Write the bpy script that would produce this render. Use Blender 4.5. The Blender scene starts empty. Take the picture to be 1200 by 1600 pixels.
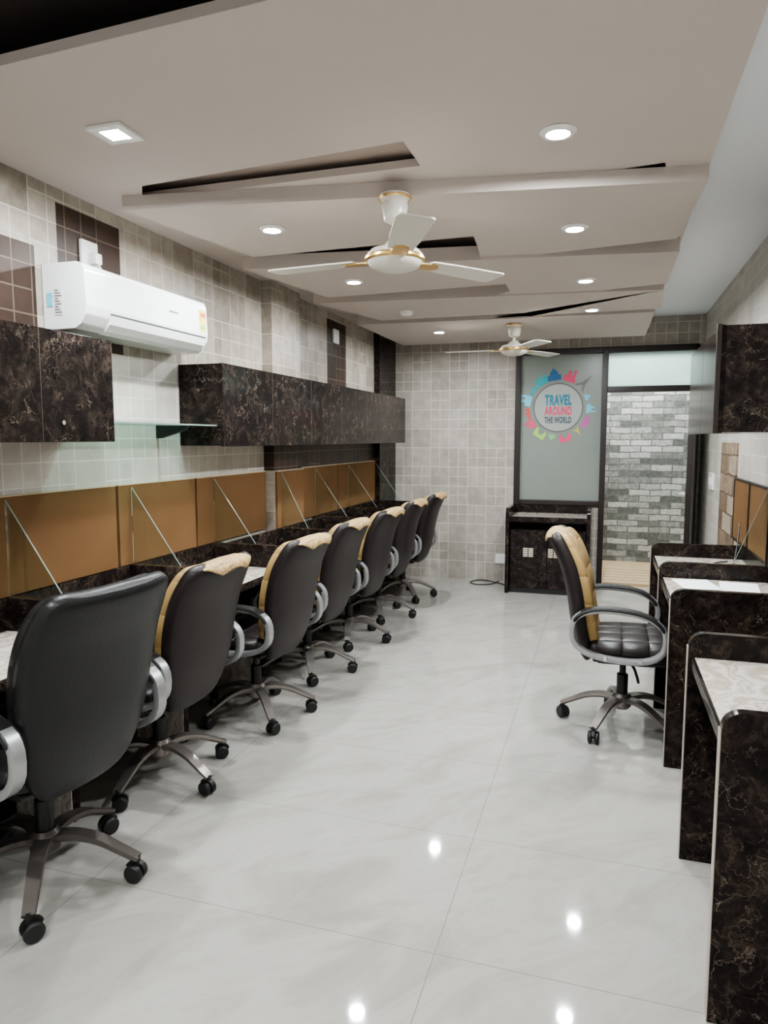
import bpy, bmesh, math, random
from mathutils import Vector, Matrix
random.seed(7)
SC = bpy.context.scene
COL = SC.collection
PI = math.pi
R = math.radians
try:
    SC.view_settings.view_transform = 'AgX'; SC.view_settings.look = 'AgX - Medium High Contrast'; SC.view_settings.exposure = .3
except Exception as ex: print(ex)

# ------------------------------------------------------------------ camera
F = 1110.0
PITCH = math.atan(115 / F)
YAW = math.atan(350 * math.cos(PITCH) / F)
CAM = Vector((0, 0, 1.5))
cd = bpy.data.cameras.new('camera'); cam = bpy.data.objects.new('camera', cd); COL.objects.link(cam)
cam.location = CAM; cam.rotation_euler = (PI / 2 - PITCH, 0, YAW)
cd.sensor_width = 36; cd.lens = F / 1600 * 36; cd.clip_start = .02
SC.camera = cam

def P(px, py, ax, val):
    """measure: where the line of sight through a photo pixel meets a real plane (wall, floor, ceiling)"""
    x = (px - 600) / F; y = -(py - 800) / F
    a = math.cos(PITCH) + y * math.sin(PITCH); z = -math.sin(PITCH) + y * math.cos(PITCH)
    d = Vector((x * math.cos(YAW) - a * math.sin(YAW), x * math.sin(YAW) + a * math.cos(YAW), z))
    i = 'XYZ'.index(ax)
    return CAM + d * ((val - CAM[i]) / d[i])

XL, XR, YB = -2.25, .84, 7.4
ZC = 2.55

# ------------------------------------------------------------------ materials
def newmat(name):
    m = bpy.data.materials.new(name); m.use_nodes = True
    nt = m.node_tree; b = nt.nodes['Principled BSDF']
    return m, nt, b
def N(nt, t, **kw):
    n = nt.nodes.new(t)
    for k, v in kw.items():
        if k in n.inputs: n.inputs[k].default_value = v
        else: setattr(n, k, v)
    return n
def L(nt, a, b): nt.links.new(a, b)
def ramp(nt, src, stops):
    r = nt.nodes.new('ShaderNodeValToRGB')
    el = r.color_ramp.elements
    while len(el) < len(stops): el.new(.5)
    for e, (p, c) in zip(el, stops):
        e.position = p; e.color = (c[0], c[1], c[2], 1) if hasattr(c, '__len__') else (c, c, c, 1)
    L(nt, src, r.inputs[0]); return r.outputs[0]
def mixc(nt, fac, a, b):
    m = nt.nodes.new('ShaderNodeMix'); m.data_type = 'RGBA'
    for s, v in ((m.inputs[0], fac), (m.inputs[6], a), (m.inputs[7], b)):
        if isinstance(v, (int, float)): s.default_value = v
        elif isinstance(v, tuple): s.default_value = (v[0], v[1], v[2], 1)
        else: L(nt, v, s)
    return m.outputs[2]
def mth(nt, op, a, b=None):
    m = nt.nodes.new('ShaderNodeMath'); m.operation = op
    for s, v in zip(m.inputs, (a, b)):
        if v is None: continue
        if isinstance(v, (int, float)): s.default_value = v
        else: L(nt, v, s)
    return m.outputs[0]

def simple(name, col, rough=.5, metal=0, var=.12, scale=9, bump=0, bscale=60, coat=0, bdist=.004, spec=.5):
    m, nt, b = newmat(name)
    tc = nt.nodes.new('ShaderNodeTexCoord')
    n = N(nt, 'ShaderNodeTexNoise', Scale=scale, Detail=4.0); L(nt, tc.outputs['Object'], n.inputs['Vector'])
    lo = tuple(c * (1 - var) for c in col); hi = tuple(min(1, c * (1 + var)) for c in col)
    L(nt, mixc(nt, n.outputs[0], lo, hi), b.inputs['Base Color'])
    b.inputs['Roughness'].default_value = rough; b.inputs['Metallic'].default_value = metal; b.inputs['Specular IOR Level'].default_value = spec
    if coat: b.inputs['Coat Weight'].default_value = coat
    if bump:
        n2 = N(nt, 'ShaderNodeTexNoise', Scale=bscale, Detail=3.0); L(nt, tc.outputs['Object'], n2.inputs['Vector'])
        bp = N(nt, 'ShaderNodeBump', Strength=bump, Distance=bdist); L(nt, n2.outputs[0], bp.inputs['Height'])
        L(nt, bp.outputs[0], b.inputs['Normal'])
    return m

def tufted(name, col, rough, cell, rot=True):
    """leather with stitched seams, local coordinates"""
    m, nt, b = newmat(name)
    tc = nt.nodes.new('ShaderNodeTexCoord')
    n = N(nt, 'ShaderNodeTexNoise', Scale=10.0, Detail=4.0); L(nt, tc.outputs['Object'], n.inputs['Vector'])
    L(nt, mixc(nt, n.outputs[0], tuple(c * .85 for c in col), tuple(c * 1.12 for c in col)), b.inputs['Base Color'])
    b.inputs['Roughness'].default_value = rough; b.inputs['Specular IOR Level'].default_value = .35
    sp = nt.nodes.new('ShaderNodeSeparateXYZ'); L(nt, tc.outputs['Object'], sp.inputs[0])
    hs = []
    for k in ((0, 2) if rot else (0, 1)):
        a = mth(nt, 'DIVIDE', sp.outputs[k], cell)
        f = mth(nt, 'FRACT', mth(nt, 'ADD', a, 10.5 if k == 0 else 10.1))
        hs.append(mth(nt, 'SINE', mth(nt, 'MULTIPLY', f, PI)))
    h = mth(nt, 'POWER', mth(nt, 'MULTIPLY', hs[0], hs[1]), .5)
    bp = N(nt, 'ShaderNodeBump', Strength=.7, Distance=.012); L(nt, h, bp.inputs['Height'])
    L(nt, bp.outputs[0], b.inputs['Normal'])
    return m

def marble_dark(name):
    m, nt, b = newmat(name)
    g = nt.nodes.new('ShaderNodeNewGeometry')
    n = N(nt, 'ShaderNodeTexNoise', Scale=9.0, Detail=6.0); n.inputs['Roughness'].default_value = .55; L(nt, g.outputs['Position'], n.inputs['Vector'])
    s = nt.nodes.new('ShaderNodeVectorMath'); s.operation = 'SCALE'; s.inputs[3].default_value = .2
    L(nt, n.outputs['Color'], s.inputs[0])
    a = nt.nodes.new('ShaderNodeVectorMath'); L(nt, g.outputs['Position'], a.inputs[0]); L(nt, s.outputs[0], a.inputs[1])
    nb = N(nt, 'ShaderNodeTexNoise', Scale=15.0, Detail=9.0); nb.inputs['Roughness'].default_value = .74; L(nt, a.outputs[0], nb.inputs['Vector'])
    out = ramp(nt, nb.outputs[0], [(.36, (.006, .005, .005)), (.50, (.015, .011, .010)), (.60, (.034, .025, .020)), (.75, (.085, .066, .052))])
    for sc, w, c, ms, lo in ((11., .016, (.20, .155, .115), 6.3, .53), (24., .032, (.12, .092, .068), 9.7, .52), (15., .012, (.40, .36, .30), 8.6, .575)):
        v = N(nt, 'ShaderNodeTexVoronoi', Scale=sc, feature='DISTANCE_TO_EDGE'); L(nt, a.outputs[0], v.inputs['Vector'])
        e = ramp(nt, v.outputs['Distance'], [(0, .85), (w, 0.)])
        n2 = N(nt, 'ShaderNodeTexNoise', Scale=ms, Detail=4.0); L(nt, a.outputs[0], n2.inputs['Vector'])
        k = ramp(nt, n2.outputs[0], [(lo, 0.), (lo + .09, 1.)])
        out = mixc(nt, mth(nt, 'MULTIPLY', e, k), out, c)
    L(nt, out, b.inputs['Base Color']); b.inputs['Roughness'].default_value = .15
    b.inputs['Specular IOR Level'].default_value = .3; b.inputs['IOR'].default_value = 1.33
    return m

def onyx(name):
    m, nt, b = newmat(name)
    g = nt.nodes.new('ShaderNodeNewGeometry')
    mp = N(nt, 'ShaderNodeMapping'); mp.inputs['Rotation'].default_value = (0, .3, .5); L(nt, g.outputs['Position'], mp.inputs[0])
    w = N(nt, 'ShaderNodeTexWave', Scale=2.3, Distortion=12.0, Detail=7.0); w.inputs['Detail Scale'].default_value = 1.3; w.inputs['Detail Roughness'].default_value = .6
    L(nt, mp.outputs[0], w.inputs[0])
    c = ramp(nt, w.outputs[0], [(0, (.40, .345, .275)), (.2, (.53, .49, .43)), (.55, (.60, .58, .54)), (.8, (.48, .42, .34)), (.9, (.37, .315, .25)), (1, (.55, .52, .475))])
    L(nt, c, b.inputs['Base Color']); b.inputs['Roughness'].default_value = .15
    return m

def tile(name, ax, small, c1, c2, grout, rough=.42, gw=.0035, merge=.45, spec=.3, big=.55):
    m, nt, b = newmat(name)
    g = nt.nodes.new('ShaderNodeNewGeometry'); sp = nt.nodes.new('ShaderNodeSeparateXYZ'); L(nt, g.outputs['Position'], sp.inputs[0])
    cb = nt.nodes.new('ShaderNodeCombineXYZ'); L(nt, sp.outputs[ax], cb.inputs[0]); L(nt, sp.outputs[2], cb.inputs[1])
    def brick(w, h):
        k = N(nt, 'ShaderNodeTexBrick', offset=0.0, squash=1.0); k.inputs['Scale'].default_value = 1
        k.inputs['Mortar Size'].default_value = gw; k.inputs['Mortar Smooth'].default_value = .2
        k.inputs['Brick Width'].default_value = w; k.inputs['Row Height'].default_value = h
        L(nt, cb.outputs[0], k.inputs[0]); return k.outputs['Fac']
    def cell(w, h, sd=.37):
        v = nt.nodes.new('ShaderNodeVectorMath'); v.operation = 'SNAP'; v.inputs[1].default_value = (w, h, 1)
        L(nt, cb.outputs[0], v.inputs[0])
        a = nt.nodes.new('ShaderNodeVectorMath'); a.inputs[1].default_value = (w * .5, h * .5, sd); L(nt, v.outputs[0], a.inputs[0])
        wn = nt.nodes.new('ShaderNodeTexWhiteNoise'); L(nt, a.outputs[0], wn.inputs[0]); return wn.outputs['Value']
    def mixf(f, x, y):
        mx = nt.nodes.new('ShaderNodeMix'); L(nt, f, mx.inputs[0]); L(nt, x, mx.inputs[2]); L(nt, y, mx.inputs[3]); return mx.outputs[0]
    f1 = mixf(mth(nt, 'LESS_THAN', cell(2 * small, 2 * small), merge), brick(small, small), brick(2 * small, 2 * small))
    f2 = mixf(mth(nt, 'LESS_THAN', cell(2 * small, 2 * small, .81), merge * .35), f1, brick(small, 2 * small))
    sh = mth(nt, 'ADD', mth(nt, 'MULTIPLY', cell(2 * small, 2 * small, .11), big), mth(nt, 'MULTIPLY', cell(small, small), .15))
    n = N(nt, 'ShaderNodeTexNoise', Scale=12.0, Detail=7.0); n.inputs['Roughness'].default_value = .65; L(nt, g.outputs['Position'], n.inputs['Vector'])
    sh = mth(nt, 'ADD', sh, mth(nt, 'MULTIPLY', mth(nt, 'SUBTRACT', n.outputs[0], .38), 1.3))
    col = mixc(nt, f2, mixc(nt, sh, c1, c2), grout)
    L(nt, col, b.inputs['Base Color']); b.inputs['Roughness'].default_value = rough; b.inputs['Specular IOR Level'].default_value = spec
    bp = N(nt, 'ShaderNodeBump', Strength=.25, Distance=.002); bp.invert = True
    L(nt, f2, bp.inputs['Height']); L(nt, bp.outputs[0], b.inputs['Normal'])
    return m

def floor_mat(name):
    m, nt, b = newmat(name)
    g = nt.nodes.new('ShaderNodeNewGeometry')
    mp = N(nt, 'ShaderNodeMapping'); mp.inputs['Location'].default_value = (.438, 0, 0); L(nt, g.outputs['Position'], mp.inputs[0])
    k = N(nt, 'ShaderNodeTexBrick', offset=0.0); k.inputs['Scale'].default_value = 1
    k.inputs['Mortar Size'].default_value = .0017; k.inputs['Mortar Smooth'].default_value = .4
    k.inputs['Brick Width'].default_value = 1.2; k.inputs['Row Height'].default_value = .63
    L(nt, mp.outputs[0], k.inputs[0])
    m1 = N(nt, 'ShaderNodeMapping'); m1.inputs['Rotation'].default_value = (0, 0, R(-48)); L(nt, g.outputs['Position'], m1.inputs[0])
    m2 = N(nt, 'ShaderNodeMapping'); m2.inputs['Scale'].default_value = (.9, 2.0, 1); L(nt, m1.outputs[0], m2.inputs[0])
    n = N(nt, 'ShaderNodeTexNoise', Scale=1.9, Detail=9.0, Distortion=.8); n.inputs['Roughness'].default_value = .66
    L(nt, m2.outputs[0], n.inputs['Vector'])
    c = ramp(nt, n.outputs[0], [(.28, (.270, .256, .23)), (.44, (.325, .312, .286)), (.53, (.365, .352, .325)), (.61, (.338, .325, .298)), (.78, (.285, .270, .245))])
    L(nt, mixc(nt, k.outputs['Fac'], c, (.21, .197, .177)), b.inputs['Base Color'])
    b.inputs['Roughness'].default_value = .04; b.inputs['Specular IOR Level'].default_value = .6
    return m

def stone(name, stops, w=.24, h=.075, wob=.03):
    m, nt, b = newmat(name)
    g = nt.nodes.new('ShaderNodeNewGeometry'); sp = nt.nodes.new('ShaderNodeSeparateXYZ'); L(nt, g.outputs['Position'], sp.inputs[0])
    wv = N(nt, 'ShaderNodeTexNoise', Scale=7.0, Detail=2.0); L(nt, g.outputs['Position'], wv.inputs['Vector'])
    cb = nt.nodes.new('ShaderNodeCombineXYZ'); L(nt, mth(nt, 'ADD', sp.outputs[0], sp.outputs[1]), cb.inputs[0])
    L(nt, mth(nt, 'ADD', sp.outputs[2], mth(nt, 'MULTIPLY', wv.outputs[0], wob)), cb.inputs[1])
    k = N(nt, 'ShaderNodeTexBrick', offset=.5); k.inputs['Scale'].default_value = 1
    k.inputs['Color1'].default_value = (0, 0, 0, 1); k.inputs['Color2'].default_value = (1, 1, 1, 1); k.inputs['Mortar'].default_value = (.1, .1, .1, 1)
    k.inputs['Mortar Size'].default_value = .006; k.inputs['Brick Width'].default_value = w; k.inputs['Row Height'].default_value = h
    L(nt, cb.outputs[0], k.inputs[0])
    n = N(nt, 'ShaderNodeTexNoise', Scale=20.0, Detail=9.0); n.inputs['Roughness'].default_value = .8; L(nt, g.outputs['Position'], n.inputs['Vector'])
    v = mth(nt, 'ADD', mth(nt, 'MULTIPLY', k.outputs['Color'], .40), mth(nt, 'MULTIPLY', n.outputs[0], .78))
    L(nt, ramp(nt, v, stops), b.inputs['Base Color']); b.inputs['Roughness'].default_value = .65
    bp = N(nt, 'ShaderNodeBump', Strength=.8, Distance=.015); L(nt, v, bp.inputs['Height']); L(nt, bp.outputs[0], b.inputs['Normal'])
    return m

def glass(name, tint=(.93, .97, .95), gl=.10):
    m = bpy.data.materials.new(name); m.use_nodes = True; nt = m.node_tree; nt.nodes.clear()
    o = nt.nodes.new('ShaderNodeOutputMaterial'); t = nt.nodes.new('ShaderNodeBsdfTransparent'); t.inputs[0].default_value = (*tint, 1)
    gsy = nt.nodes.new('ShaderNodeBsdfGlossy'); gsy.inputs['Roughness'].default_value = .03
    fr = nt.nodes.new('ShaderNodeFresnel'); fr.inputs[0].default_value = 1.45
    f = mth(nt, 'ADD', mth(nt, 'MULTIPLY', fr.outputs[0], .5), gl * .2)
    mx = nt.nodes.new('ShaderNodeMixShader'); L(nt, f, mx.inputs[0]); L(nt, t.outputs[0], mx.inputs[1]); L(nt, gsy.outputs[0], mx.inputs[2])
    L(nt, mx.outputs[0], o.inputs[0]); return m

def frosted(name, col, trans):
    m = bpy.data.materials.new(name); m.use_nodes = True; nt = m.node_tree; nt.nodes.clear()
    o = nt.nodes.new('ShaderNodeOutputMaterial')
    g = nt.nodes.new('ShaderNodeNewGeometry'); n = N(nt, 'ShaderNodeTexNoise', Scale=1.6, Detail=3.0); L(nt, g.outputs['Position'], n.inputs['Vector'])
    c = mixc(nt, n.outputs[0], tuple(k * .85 for k in col), tuple(min(1, k * 1.1) for k in col))
    d = N(nt, 'ShaderNodeBsdfPrincipled'); d.inputs['Roughness'].default_value = .25; L(nt, c, d.inputs['Base Color'])
    t = nt.nodes.new('ShaderNodeBsdfTranslucent'); L(nt, c, t.inputs[0])
    mx = nt.nodes.new('ShaderNodeMixShader'); mx.inputs[0].default_value = trans
    L(nt, d.outputs[0], mx.inputs[1]); L(nt, t.outputs[0], mx.inputs[2]); L(nt, mx.outputs[0], o.inputs[0]); return m

def emit(name, col, s):
    m, nt, b = newmat(name)
    g = nt.nodes.new('ShaderNodeTexCoord'); n = N(nt, 'ShaderNodeTexNoise', Scale=3.0); L(nt, g.outputs['Object'], n.inputs['Vector'])
    L(nt, mixc(nt, n.outputs[0], col, tuple(c * .98 for c in col)), b.inputs['Emission Color'])
    b.inputs['Emission Strength'].default_value = s; return m

M = dict(
    marble=marble_dark('dark_marble_laminate'), onyx=onyx('onyx_laminate'), floor=floor_mat('polished_floor_tile'),
    tl=tile('wall_tile_left', 1, .1, (.19, .162, .132), (.45, .405, .345), (.47, .44, .39)),
    td=tile('wall_tile_dark', 1, .1, (.018, .011, .008), (.055, .032, .022), (.13, .10, .078)),
    tp=tile('wall_tile_pale', 1, .1, (.37, .345, .305), (.54, .515, .465), (.60, .58, .535), merge=.3),
    tb=tile('wall_tile_back', 0, .1, (.28, .252, .215), (.49, .455, .405), (.58, .555, .51), big=.38),
    stone=stone('split_stone', [(.25, (.045, .047, .044)), (.42, (.115, .12, .11)), (.55, (.205, .208, .194)), (.67, (.345, .346, .326)), (.85, (.52, .515, .49))]),
    paint=simple('taupe_ceiling_paint', (.53, .47, .43), .7, var=.03, scale=2),
    cove=simple('white_ceiling_paint', (.78, .80, .83), .7, var=.03, scale=2),
    slot=simple('painted_slot_shade', (.34, .28, .245), .8), dark=simple('painted_recess_shade', (.06, .048, .045), .8),  # slot and recess colours carry the shade of the ceiling gaps
    board=simple('tan_pinboard_cloth', (.150, .085, .040), .85, var=.22, scale=3, bump=.15, bscale=300, spec=.12),
    glass=glass('clear_glass'), gedge=simple('green_glass_edge', (.22, .29, .255), .2),
    shelf=glass('green_glass_shelf', (.62, .80, .74)),
    frost=frosted('frosted_glass', (.30, .335, .30), .25), frost2=frosted('bright_frosted_glass', (.80, .90, .87), .7),
    frame=simple('dark_brown_wood', (.018, .010, .008), .35), black=simple('black_plastic', (.012, .012, .012), .45),
    white=simple('white_plastic', (.80, .80, .78), .25, var=.03), ac=simple('air_conditioner_white', (.82, .84, .83), .12, var=.02, coat=.4),
    gold=simple('gold_trim', (.75, .52, .22), .3, .9), fanw=simple('fan_enamel', (.72, .69, .62), .3, var=.04),
    lbrown=simple('dark_brown_leather', (.018, .0125, .0125), .42, bump=.25, bscale=140, spec=.34), lblack=simple('black_leather', (.010, .010, .010), .36, bump=.3, bscale=120, spec=.40),
    ltuft=tufted('stitched_black_leather', (.017, .013, .012), .38, .125, rot=False),
    lpadb=tufted('stitched_black_back', (.013, .012, .012), .38, .14),
    tan=tufted('stitched_tan_leather', (.37, .25, .105), .5, .14),
    tanp=simple('tan_leather', (.40, .275, .125), .5, var=.25, scale=14, bump=1.0, bscale=30, bdist=.02, spec=.35),
    metal=simple('satin_base_metal', (.30, .27, .25), .35, .75), mdark=simple('dark_base_metal', (.11, .095, .085), .4, .6),
    silver=simple('silver_arm_plastic', (.36, .36, .36), .32, .55), chrome=simple('chrome', (.7, .7, .7), .15, 1),
    edge=simple('pale_edge_band', (.40, .35, .29), .4), seam=simple('brown_edge_band', (.13, .10, .075), .4), paper=simple('paper', (.88, .89, .90), .8, var=.02),
    emit=emit('downlight_diffuser', (.94, .975, 1.0), 1650.0), wood=simple('pale_wood_slats', (.46, .35, .22), .5),
    bronze=stone('brown_split_stone', [(.22, (.02, .018, .016)), (.42, (.09, .058, .036)), (.6, (.22, .155, .10)), (.8, (.36, .30, .23))], .4, .14),
    grille=simple('pale_vent', (.55, .50, .40), .4, .2), disc=simple('pale_decal_film', (.36, .39, .365), .4, var=.03),
)
def ink(name, col): M[name] = simple(name, col, .55, var=.05)
for nm, c in (('ink_teal', (.03, .36, .40)), ('ink_blue', (.02, .12, .28)), ('ink_pink', (.70, .08, .18)), ('ink_grey', (.20, .19, .18)), ('ink_ring', (.14, .15, .14)),
              ('ink_green', (.22, .50, .22)), ('ink_sky', (.20, .55, .68)), ('ink_magenta', (.6, .08, .40)), ('ink_red', (.62, .08, .08)),
              ('ink_yellow', (.75, .62, .06)), ('ink_lime', (.35, .6, .12)), ('ink_petrol', (.02, .21, .30)), ('ink_slate', (.09, .12, .14))): ink(nm, c)

# ------------------------------------------------------------------ mesh builder
def wloc(o):
    v = Vector((0, 0, 0))
    while o: v += o.location; o = o.parent
    return v
class MB:
    def __init__(s): s.bm = bmesh.new(); s.mi = 0; s.bev = False
    def add(s, t):
        for f in t.faces: f.material_index = s.mi
        bmesh.ops.recalc_face_normals(t, faces=t.faces[:])
        me = bpy.data.meshes.new('t'); t.to_mesh(me); t.free(); s.bm.from_mesh(me); bpy.data.meshes.remove(me); return s
    def box(s, x0, x1, y0, y1, z0, z1, b=0, seg=2, mat=None):
        t = bmesh.new(); bmesh.ops.create_cube(t, size=1)
        for v in t.verts:
            v.co = Vector(((x0 + x1) / 2 + v.co.x * (x1 - x0), (y0 + y1) / 2 + v.co.y * (y1 - y0), (z0 + z1) / 2 + v.co.z * (z1 - z0)))
        if b: s.bev = True; bmesh.ops.bevel(t, geom=t.edges[:], offset=b, segments=seg, affect='EDGES', profile=.5)
        if mat: bmesh.ops.transform(t, matrix=mat, verts=t.verts[:])
        return s.add(t)
    def prism(s, pts, ax, a, c, b=0, mat=None):
        t = bmesh.new(); lo, hi = [], []
        for u, v in pts:
            for w, l in ((a, lo), (c, hi)):
                l.append(t.verts.new({'x': (w, u, v), 'y': (u, w, v), 'z': (u, v, w)}[ax]))
        t.faces.new(lo); t.faces.new(hi[::-1]); n = len(pts)
        for i in range(n): t.faces.new((lo[i], lo[(i + 1) % n], hi[(i + 1) % n], hi[i]))
        bmesh.ops.recalc_face_normals(t, faces=t.faces[:])
        if b: s.bev = True; bmesh.ops.bevel(t, geom=t.edges[:], offset=b, segments=2, affect='EDGES', profile=.5)
        if mat: bmesh.ops.transform(t, matrix=mat, verts=t.verts[:])
        return s.add(t)
    def loft(s, rings, closed=False, cap=True):
        t = bmesh.new(); vs = [[t.verts.new(p) for p in r] for r in rings]; n = len(rings[0]); k = len(rings)
        for i in range(k if closed else k - 1):
            a, b = vs[i], vs[(i + 1) % k]
            for j in range(n): t.faces.new((a[j], a[(j + 1) % n], b[(j + 1) % n], b[j]))
        if cap and not closed: t.faces.new(vs[0][::-1]); t.faces.new(vs[-1])
        return s.add(t)
    def sweep(s, pts, side, prof, closed=False, scale=None):
        pts = [Vector(p) for p in pts]; side = Vector(side).normalized(); k = len(pts); rings = []
        for i, p in enumerate(pts):
            if closed: T = pts[(i + 1) % k] - pts[i - 1]
            else: T = pts[min(i + 1, k - 1)] - pts[max(i - 1, 0)]
            T.normalize(); nn = side.cross(T).normalized(); f = scale[i] if scale else 1
            rings.append([p + side * a * f + nn * b * f for a, b in prof])
        return s.loft(rings, closed)
    def tube(s, pts, r, n=8, closed=False):
        pts = [Vector(p) for p in pts]; k = len(pts); rings = []; ref = None
        for i, p in enumerate(pts):
            T = (pts[(i + 1) % k] - pts[i - 1]) if closed else pts[min(i + 1, k - 1)] - pts[max(i - 1, 0)]
            T.normalize()
            if ref is None: ref = T.orthogonal().normalized()
            ref = (ref - T * ref.dot(T)).normalized(); o = T.cross(ref)
            rings.append([p + ref * math.cos(2 * PI * j / n) * r + o * math.sin(2 * PI * j / n) * r for j in range(n)])
        return s.loft(rings, closed)
    def lathe(s, prof, c=(0, 0, 0), n=24, mat=None):
        t = bmesh.new(); c = Vector(c); rows = []
        for r, z in prof:
            if r < 1e-6: rows.append([t.verts.new(c + Vector((0, 0, z)))])
            else: rows.append([t.verts.new(c + Vector((r * math.cos(2 * PI * j / n), r * math.sin(2 * PI * j / n), z))) for j in range(n)])
        for a, b in zip(rows, rows[1:]):
            for j in range(n):
                q = [a[j % len(a)], a[(j + 1) % len(a)], b[(j + 1) % len(b)], b[j % len(b)]]
                u = []
                for v in q:
                    if v not in u: u.append(v)
                if len(u) > 2: t.faces.new(u)
        for row in (rows[0], rows[-1]):
            if len(row) > 1:
                try: t.faces.new(row)
                except ValueError: pass
        if mat: bmesh.ops.transform(t, matrix=mat, verts=t.verts[:])
        return s.add(t)
    def cyl(s, c, r, h, ax='z', n=20, b=0):
        pr = [(0, -h / 2), (r - b, -h / 2), (r, -h / 2 + b), (r, h / 2 - b), (r - b, h / 2), (0, h / 2)] if b else [(0, -h / 2), (r, -h / 2), (r, h / 2), (0, h / 2)]
        rot = {'z': Matrix(), 'x': Matrix.Rotation(PI / 2, 4, 'Y'), 'y': Matrix.Rotation(PI / 2, 4, 'X')}[ax]
        return s.lathe(pr, (0, 0, 0), n, Matrix.Translation(c) @ rot)
    def build(s, name, mats, parent=None, loc=None, sharp=38):
        off = wloc(parent) if parent else Vector(loc or (0, 0, 0))
        for v in s.bm.verts: v.co -= off
        lim = R(sharp)
        for f in s.bm.faces: f.smooth = True
        for e in s.bm.edges:
            if len(e.link_faces) == 2 and e.calc_face_angle(0) > lim: e.smooth = False
        me = bpy.data.meshes.new(name); s.bm.to_mesh(me); s.bm.free()
        for m in (mats if isinstance(mats, (list, tuple)) else [mats]): me.materials.append(M[m])
        o = bpy.data.objects.new(name, me); COL.objects.link(o)
        if s.bev:
            wn = o.modifiers.new('weighted', 'WEIGHTED_NORMAL'); wn.keep_sharp = True
        if parent: o.parent = parent
        else: o.location = off
        return o

def tag(o, label, cat, group=None):
    o['label'] = label; o['category'] = cat
    if group: o['group'] = group
    return o
def thing(name, label, cat, loc=(0, 0, 0), group=None):
    o = bpy.data.objects.new(name, None); COL.objects.link(o); o.location = loc; o.empty_display_size = .1
    return tag(o, label, cat, group)
def struct(o): o['kind'] = 'structure'; return o
def sempty(name, loc): o = bpy.data.objects.new(name, None); COL.objects.link(o); o.location = loc; return struct(o)
def copy_tree(o, parent=None):
    kids = list(o.children)
    c = o.copy(); COL.objects.link(c)
    if parent: c.parent = parent
    for ch in kids: copy_tree(ch, c)
    return c
def arc(cx, cy, r, a0, a1, n=6): return [(cx + r * math.cos(R(a0 + (a1 - a0) * i / n)), cy + r * math.sin(R(a0 + (a1 - a0) * i / n))) for i in range(n + 1)]
def catmull(c, n):
    out = []; k = len(c)
    for i in range(k - 1):
        p0, p1, p2, p3 = c[max(i - 1, 0)], c[i], c[i + 1], c[min(i + 2, k - 1)]
        for j in range(n):
            t = j / n
            out.append(tuple(.5 * (2 * b + (d - a) * t + (2 * a - 5 * b + 4 * d - e) * t * t + (-a + 3 * b - 3 * d + e) * t ** 3) for a, b, d, e in zip(p0, p1, p2, p3)))
    out.append(tuple(c[-1])); return out
def sgnp(v, e): return math.copysign(abs(v) ** e, v)

# ------------------------------------------------------------------ setting
struct(MB().box(XL - .1, XR + .1, -1.6, YB + .1, -.1, 0).build('floor', 'floor'))
# left wall: one mesh of tile fields, three tile colours
mb = MB()
ys = [-1.6, 1.9, 2.42, 2.55, 2.96, 3.42, 4.42, 5.59, 6.04, 6.85, YB]
zs = [0, 1.28, 1.46, 1.9, 2.28, 2.49, 2.95]
for i in range(len(ys) - 1):
    for j in range(len(zs) - 1):
        y, z = (ys[i] + ys[i + 1]) / 2, (zs[j] + zs[j + 1]) / 2
        mi = 0
        if y < 2.42 and y > 1.9 and 1.9 < z < 2.28: mi = 1
        elif 2.55 < y < 2.96 and 1.9 < z < 2.49: mi = 1
        elif 5.59 < y < 6.04 and 1.46 < z < 2.49: mi = 1
        elif 4.42 < y < 6.85 and 1.28 < z < 1.46: mi = 1
        elif y < 4.42 and z < 1.9: mi = 2
        t = bmesh.new(); t.faces.new([t.verts.new(c) for c in ((XL, ys[i], zs[j]), (XL, ys[i + 1], zs[j]), (XL, ys[i + 1], zs[j + 1]), (XL, ys[i], zs[j + 1]))])
        for f in t.faces: f.material_index = mi
        me = bpy.data.meshes.new('t'); t.to_mesh(me); t.free(); mb.bm.from_mesh(me); bpy.data.meshes.remove(me)
struct(mb.build('wall_left', ['tl', 'td', 'tp']))
mb = MB(); mb.box(XL, -2.175, 4.42, 4.88, 0, 1.28); mb.box(XL, -2.175, 4.42, 4.88, 1.46, ZC); mb.mi = 1; mb.box(XL, -2.175, 4.42, 4.88, 1.28, 1.46)
struct(mb.build('trim_1', ['tl', 'td']))                   # tiled pillar
struct(MB().box(XL, -2.19, 6.84, YB - .002, 0, ZC).build('trim_2', 'marble'))           # dark corner strip
WX0, WX1, WZ0, WZ1 = -.913, -.017, .82, 2.386
DX1, DZ = .80, 1.95
mb = MB(); y0, y1 = YB, YB + .1
mb.box(XL, WX0, y0, y1, 0, 2.95); mb.box(WX0, WX1, y0, y1, 0, WZ0); mb.box(WX0, XR, y0, y1, WZ1, 2.95); mb.box(DX1, XR, y0, y1, 0, WZ1)
struct(mb.build('wall_back', 'tb'))
struct(MB().box(XR, XR + .1, -1.6, YB + .1, 0, 2.95).build('wall_right', 'tp'))
struct(MB().box(XL - .1, XR + .1, -1.7, -1.6, 0, 2.95).build('wall_front', 'cove'))
struct(MB().box(XR - .012, XR, 5.28, 5.95, .3, 1.47).build('trim_3', 'bronze'))       # brown stone strip on right wall

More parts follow.
